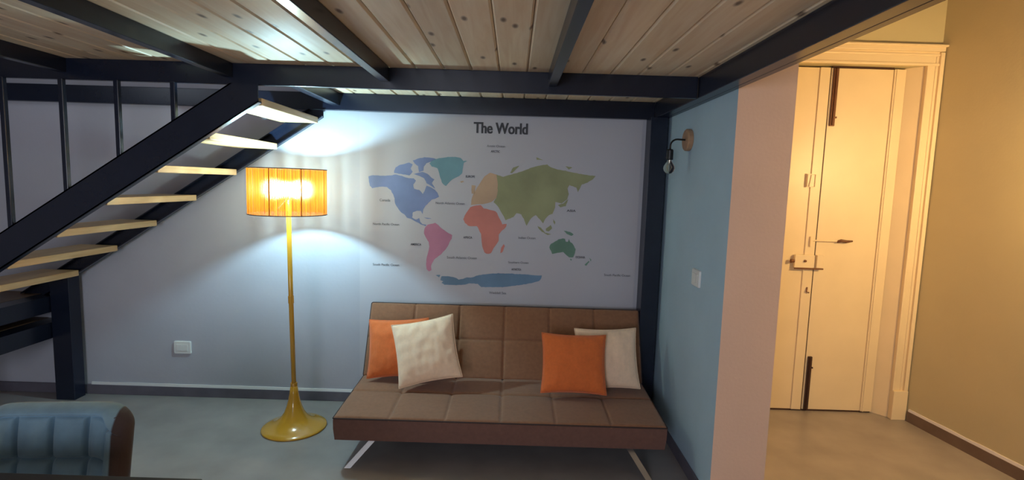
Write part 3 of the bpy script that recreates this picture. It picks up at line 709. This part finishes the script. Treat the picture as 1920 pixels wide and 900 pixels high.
# ------------------------------------------------------------------ cushions
def cushion(label, m, c, u, v, w, h, seed, thick=0.115):
    bm = bmesh.new(); n = 44
    u = Vector(u).normalized(); v = Vector(v); v = (v - u * v.dot(u)).normalized(); nn = u.cross(v).normalized()   # nn faces the camera side
    if nn.y > 0: nn = -nn
    rng = random.Random(seed)
    verts = {}
    for side in (1, -1):
        for j in range(n + 1):
            for i in range(n + 1):
                a = 2 * i / n - 1; b = 2 * j / n - 1
                edge = i in (0, n) or j in (0, n)
                if side == -1 and edge: verts[(side, i, j)] = verts[(1, i, j)]; continue
                pa = a * (1 - 0.065 * (1 - b * b) ** 1.0); pb = b * (1 - 0.065 * (1 - a * a) ** 1.0)
                prof = ((1 - abs(a) ** 2.4) * (1 - abs(b) ** 2.4)) ** 0.55
                z = thick / 2 * prof
                cr = min(1 - abs(a), 1 - abs(b))
                wr = 0.006 * mnoise.noise(Vector((a * 3.2 + seed, b * 3.2, side))) + 0.0022 * mnoise.noise(Vector((a * 8 + seed, b * 2.2, side + 3)))
                wr += 0.002 * math.sin((a * b) * 18 + seed) * math.exp(-((cr - 0.15) / 0.14) ** 2)
                z += wr * min(1, cr * 6)
                verts[(side, i, j)] = bm.verts.new(u * (pa * w / 2) + v * (pb * h / 2) + nn * (side * z))
        for j in range(n):
            for i in range(n):
                q = [verts[(side, i, j)], verts[(side, i + 1, j)], verts[(side, i + 1, j + 1)], verts[(side, i, j + 1)]]
                bm.faces.new(q if side == 1 else q[::-1])
    t = obj('cushion', bm, m, None, smooth=True, loc=c)
    tag(t, label, 'cushion', 'scatter cushions on the sofa')
    # seam piping round the rim
    bm = bmesh.new(); P = []
    for k in range(4 * n):
        s, r_ = divmod(k, n); e = -1 + 2 * r_ / n
        a, b = ((e, -1), (1, e), (-e, 1), (-1, -e))[s]
        P.append(u * (a * (1 - 0.065 * (1 - b * b)) * w / 2) + v * (b * (1 - 0.065 * (1 - a * a)) * h / 2))
    tube(bm, P, 0.0028, 6, closed=True); obj('seam', bm, m, t, smooth=True)
    return t
cushion('orange cushion at the left end of the sofa, half behind a cream one', M['orange'], (-0.765, 3.560, 0.556), (0.997, 0.029, 0.055), (-0.07, 0.385, 0.918), 0.415, 0.40, 3)
cushion('cream cushion tilted in front of an orange one on the sofa left', M['cream'], (-0.551, 3.440, 0.580), (0.975, 0.071, 0.20), (-0.20, 0.377, 0.897), 0.420, 0.42, 11)
cushion('cream cushion at the right end of the sofa, half behind an orange one', M['cream'], (0.665, 3.505, 0.545), (0.998, 0.023, 0.03), (-0.06, 0.386, 0.919), 0.425, 0.405, 21)
cushion('orange cushion in front of a cream one on the sofa right', M['orange'], (0.425, 3.375, 0.545), (1, 0, -0.01), (-0.055, 0.386, 0.92), 0.425, 0.385, 31)

# ================================================================== CHAIR
chair = thing('dining_chair', 'teal grey quilted velvet dining chair tucked under the dark table', 'chair', (-1.742, 1.80, 0), R(5))
def plan(s, fl=0.15, rc=0.12, wing=0.025, turn=R(52)):
    """plan curve of the back by arc length: near-flat middle, round corners, short wings"""
    q = abs(s); sg = 1 if s >= 0 else -1
    if q <= fl: return Vector((sg * q, 0.0)), 0.0
    q -= fl; a = min(q / rc, turn)
    p = Vector((fl + rc * math.sin(a), -rc * (1 - math.cos(a)))); q -= a * rc
    if q > 0: p += Vector((math.cos(a), -math.sin(a))) * q
    return Vector((sg * p.x, p.y)), a
HALF = 0.15 + 0.12 * R(52) + 0.025
def shell(u, v):
    """u -1..1 round the back, v 0..1 upwards: centre line of the backrest, chair faces -Y"""
    p, a = plan(u * HALF)
    top = 0.790 - 0.006 * u * u - 0.075 * max(0, (abs(u) - 0.62) / 0.38) ** 2.2
    z = 0.44 + (top - 0.44) * v
    return Vector((p.x * (1 + 0.04 * v), 0.16 + p.y + 0.05 * v, z))
def shell_n(u, v):
    e = 0.01
    t = shell(min(1, u + e), v) - shell(max(-1, u - e), v); n = Vector((t.y, -t.x, 0)); n.normalize(); return n   # outward is -n side handled below
def rnd(t):
    return 0.03 + 0.97 * math.sqrt(max(0.0, 1 - (1 - min(1, t)) ** 2))
NU, NV = 240, 90
bm = bmesh.new(); inner = []; outer = []
usn = [-1 + 2 * i / NU for i in range(NU + 1)]
seam_u = [-0.88, -0.44, 0.0, 0.44, 0.88]; seam_v = [0.0, 0.43]
for j in range(NV + 1):
    v = j / NV; ri = []; ro = []
    for u in usn:
        c = shell(u, v); n = shell_n(u, v)
        if (c - Vector((0, -0.1, c.z))).dot(n) > 0: n = -n        # n points to the inside
        th = 0.046 * rnd((1 - v) / 0.12) * rnd((1 - abs(u)) / 0.15)
        q = 0.0
        if v < 0.88:
            for s in seam_u: q += math.exp(-((u - s) / 0.026) ** 2)
            for s in seam_v: q += math.exp(-((v - s) / 0.028) ** 2)
            q = min(q, 1.3)
        elif v < 0.93: q = 0.8 * math.exp(-((v - 0.90) / 0.012) ** 2)
        bulge = 0.012
        if v < 0.90 and abs(u) < 0.88:
            su_ = [s for s in seam_u if s <= u][-1]; tu = (u - su_) / 0.44
            va, vb = (0.0, 0.43) if v < 0.43 else (0.43, 0.90); tv = (v - va) / (vb - va)
            bulge = -0.006 + 0.026 * (max(0, math.sin(math.pi * tu)) ** 0.7) * (max(0, math.sin(math.pi * tv)) ** 0.5) - 0.016 * q
        elif v < 0.90: bulge = -0.012 + 0.024 * min(1, (abs(u) - 0.88) / 0.04)
        else: bulge = -0.012 + 0.026 * min(1, (v - 0.90) / 0.035) ** 0.5
        ins = th + bulge * rnd((1 - abs(u)) / 0.15) * rnd((1 - v) / 0.12)
        ri.append(bm.verts.new(c + n * max(ins, 0.004))); ro.append(bm.verts.new(c - n * th))
    inner.append(ri); outer.append(ro)
for j in range(NV):
    for i in range(NU):
        f = bm.faces.new((inner[j][i], inner[j][i + 1], inner[j + 1][i + 1], inner[j + 1][i])); f.material_index = 1 if abs(usn[i] + 1 / NU) > 0.878 else 0
        f = bm.faces.new((outer[j][i], outer[j + 1][i], outer[j + 1][i + 1], outer[j][i + 1])); f.material_index = 1
for i in range(NU):
    bm.faces.new((inner[NV][i], inner[NV][i + 1], outer[NV][i + 1], outer[NV][i])).material_index = 1 if abs(usn[i] + 1 / NU) > 0.878 else 0; bm.faces.new((inner[0][i], outer[0][i], outer[0][i + 1], inner[0][i + 1]))
for j in range(NV):
    for f in (bm.faces.new((inner[j][0], inner[j + 1][0], outer[j + 1][0], outer[j][0])), bm.faces.new((inner[j][NU], outer[j][NU], outer[j + 1][NU], inner[j + 1][NU]))): f.material_index = 1
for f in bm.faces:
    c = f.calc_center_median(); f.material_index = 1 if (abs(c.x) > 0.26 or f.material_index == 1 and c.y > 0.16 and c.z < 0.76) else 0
two = M['velvet'].copy(); two.name = 'velvet_dark_at_sides'  # velvet colour turns dark brown towards both ends of the back
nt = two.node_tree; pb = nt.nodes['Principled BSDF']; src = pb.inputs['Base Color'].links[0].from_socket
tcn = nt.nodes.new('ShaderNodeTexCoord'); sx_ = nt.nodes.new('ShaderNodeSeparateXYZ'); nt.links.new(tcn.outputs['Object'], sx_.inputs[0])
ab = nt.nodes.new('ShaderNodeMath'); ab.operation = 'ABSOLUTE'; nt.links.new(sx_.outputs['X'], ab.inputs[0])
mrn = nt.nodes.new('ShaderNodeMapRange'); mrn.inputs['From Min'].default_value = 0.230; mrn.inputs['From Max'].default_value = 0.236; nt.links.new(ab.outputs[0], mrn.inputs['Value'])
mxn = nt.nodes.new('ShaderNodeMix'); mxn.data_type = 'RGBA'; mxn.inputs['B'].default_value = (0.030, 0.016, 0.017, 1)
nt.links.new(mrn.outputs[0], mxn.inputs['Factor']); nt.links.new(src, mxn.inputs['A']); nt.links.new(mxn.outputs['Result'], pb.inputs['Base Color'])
bk = obj('backrest', bm, [two, M['velvet_dark']], chair, smooth=True)
bm = bmesh.new()
for (z0, z1, s) in ((0.37, 0.47, 1.0),):
    P = []
    for k in range(48):
        a = 2 * math.pi * k / 48; sx = math.copysign(abs(math.cos(a)) ** (2 / 3.2), math.cos(a)); sy = math.copysign(abs(math.sin(a)) ** (2 / 3.2), math.sin(a))
        P.append((sx * 0.225, sy * 0.225 - 0.075))
    rings = []
    for (sc, z) in ((0.90, 0.372), (1.0, 0.385), (1.0, 0.45), (0.95, 0.468), (0.80, 0.478), (0.4, 0.484)):
        rings.append([bm.verts.new((x_ * sc, (y_ + .075) * sc - .075, z)) for x_, y_ in P])
    for a, b in zip(rings, rings[1:]):
        for k in range(48): bm.faces.new((a[k], a[(k + 1) % 48], b[(k + 1) % 48], b[k]))
    bm.faces.new(rings[0][::-1]); bm.faces.new(rings[-1])
obj('seat', bm, M['velvet'], chair, smooth=True)
for sx, sy in ((-1, -1), (1, -1), (1, 1), (-1, 1)):
    bm = bmesh.new(); tube(bm, [(sx * 0.16, sy * 0.15 - 0.07, 0.372), (sx * 0.235, sy * 0.22 - 0.07, 0.0)], [0.016, 0.010], 12); obj('leg', bm, M['black'], chair, smooth=True)

# ================================================================== TABLE
table = thing('dining_table', 'dark table top cut off at the bottom left corner before the chair', 'table', (-1.65, 1.16, 0))
bm = bmesh.new(); box(bm, -0.72, 0.708, -0.40, 0.403, 0.735, 0.76); obj('table_top', bm, M['table'], table, bevel=0.004)
bm = bmesh.new()
for a_ in ((-0.66, 0.65, -0.36, -0.34), (-0.66, 0.65, 0.30, 0.32)): box(bm, a_[0], a_[1], a_[2], a_[3], 0.67, 0.735)
for a_ in ((-0.66, -0.64), (0.63, 0.65)): box(bm, a_[0], a_[1], -0.34, 0.30, 0.67, 0.735)
obj('apron', bm, M['table'], table)
for x_ in (-0.68, 0.655):
    for y_ in (-0.37, 0.325):
        bm = bmesh.new(); box(bm, x_ - 0.02, x_ + 0.02, y_ - 0.02, y_ + 0.02, 0, 0.735); obj('leg', bm, M['table'], table, bevel=0.003)
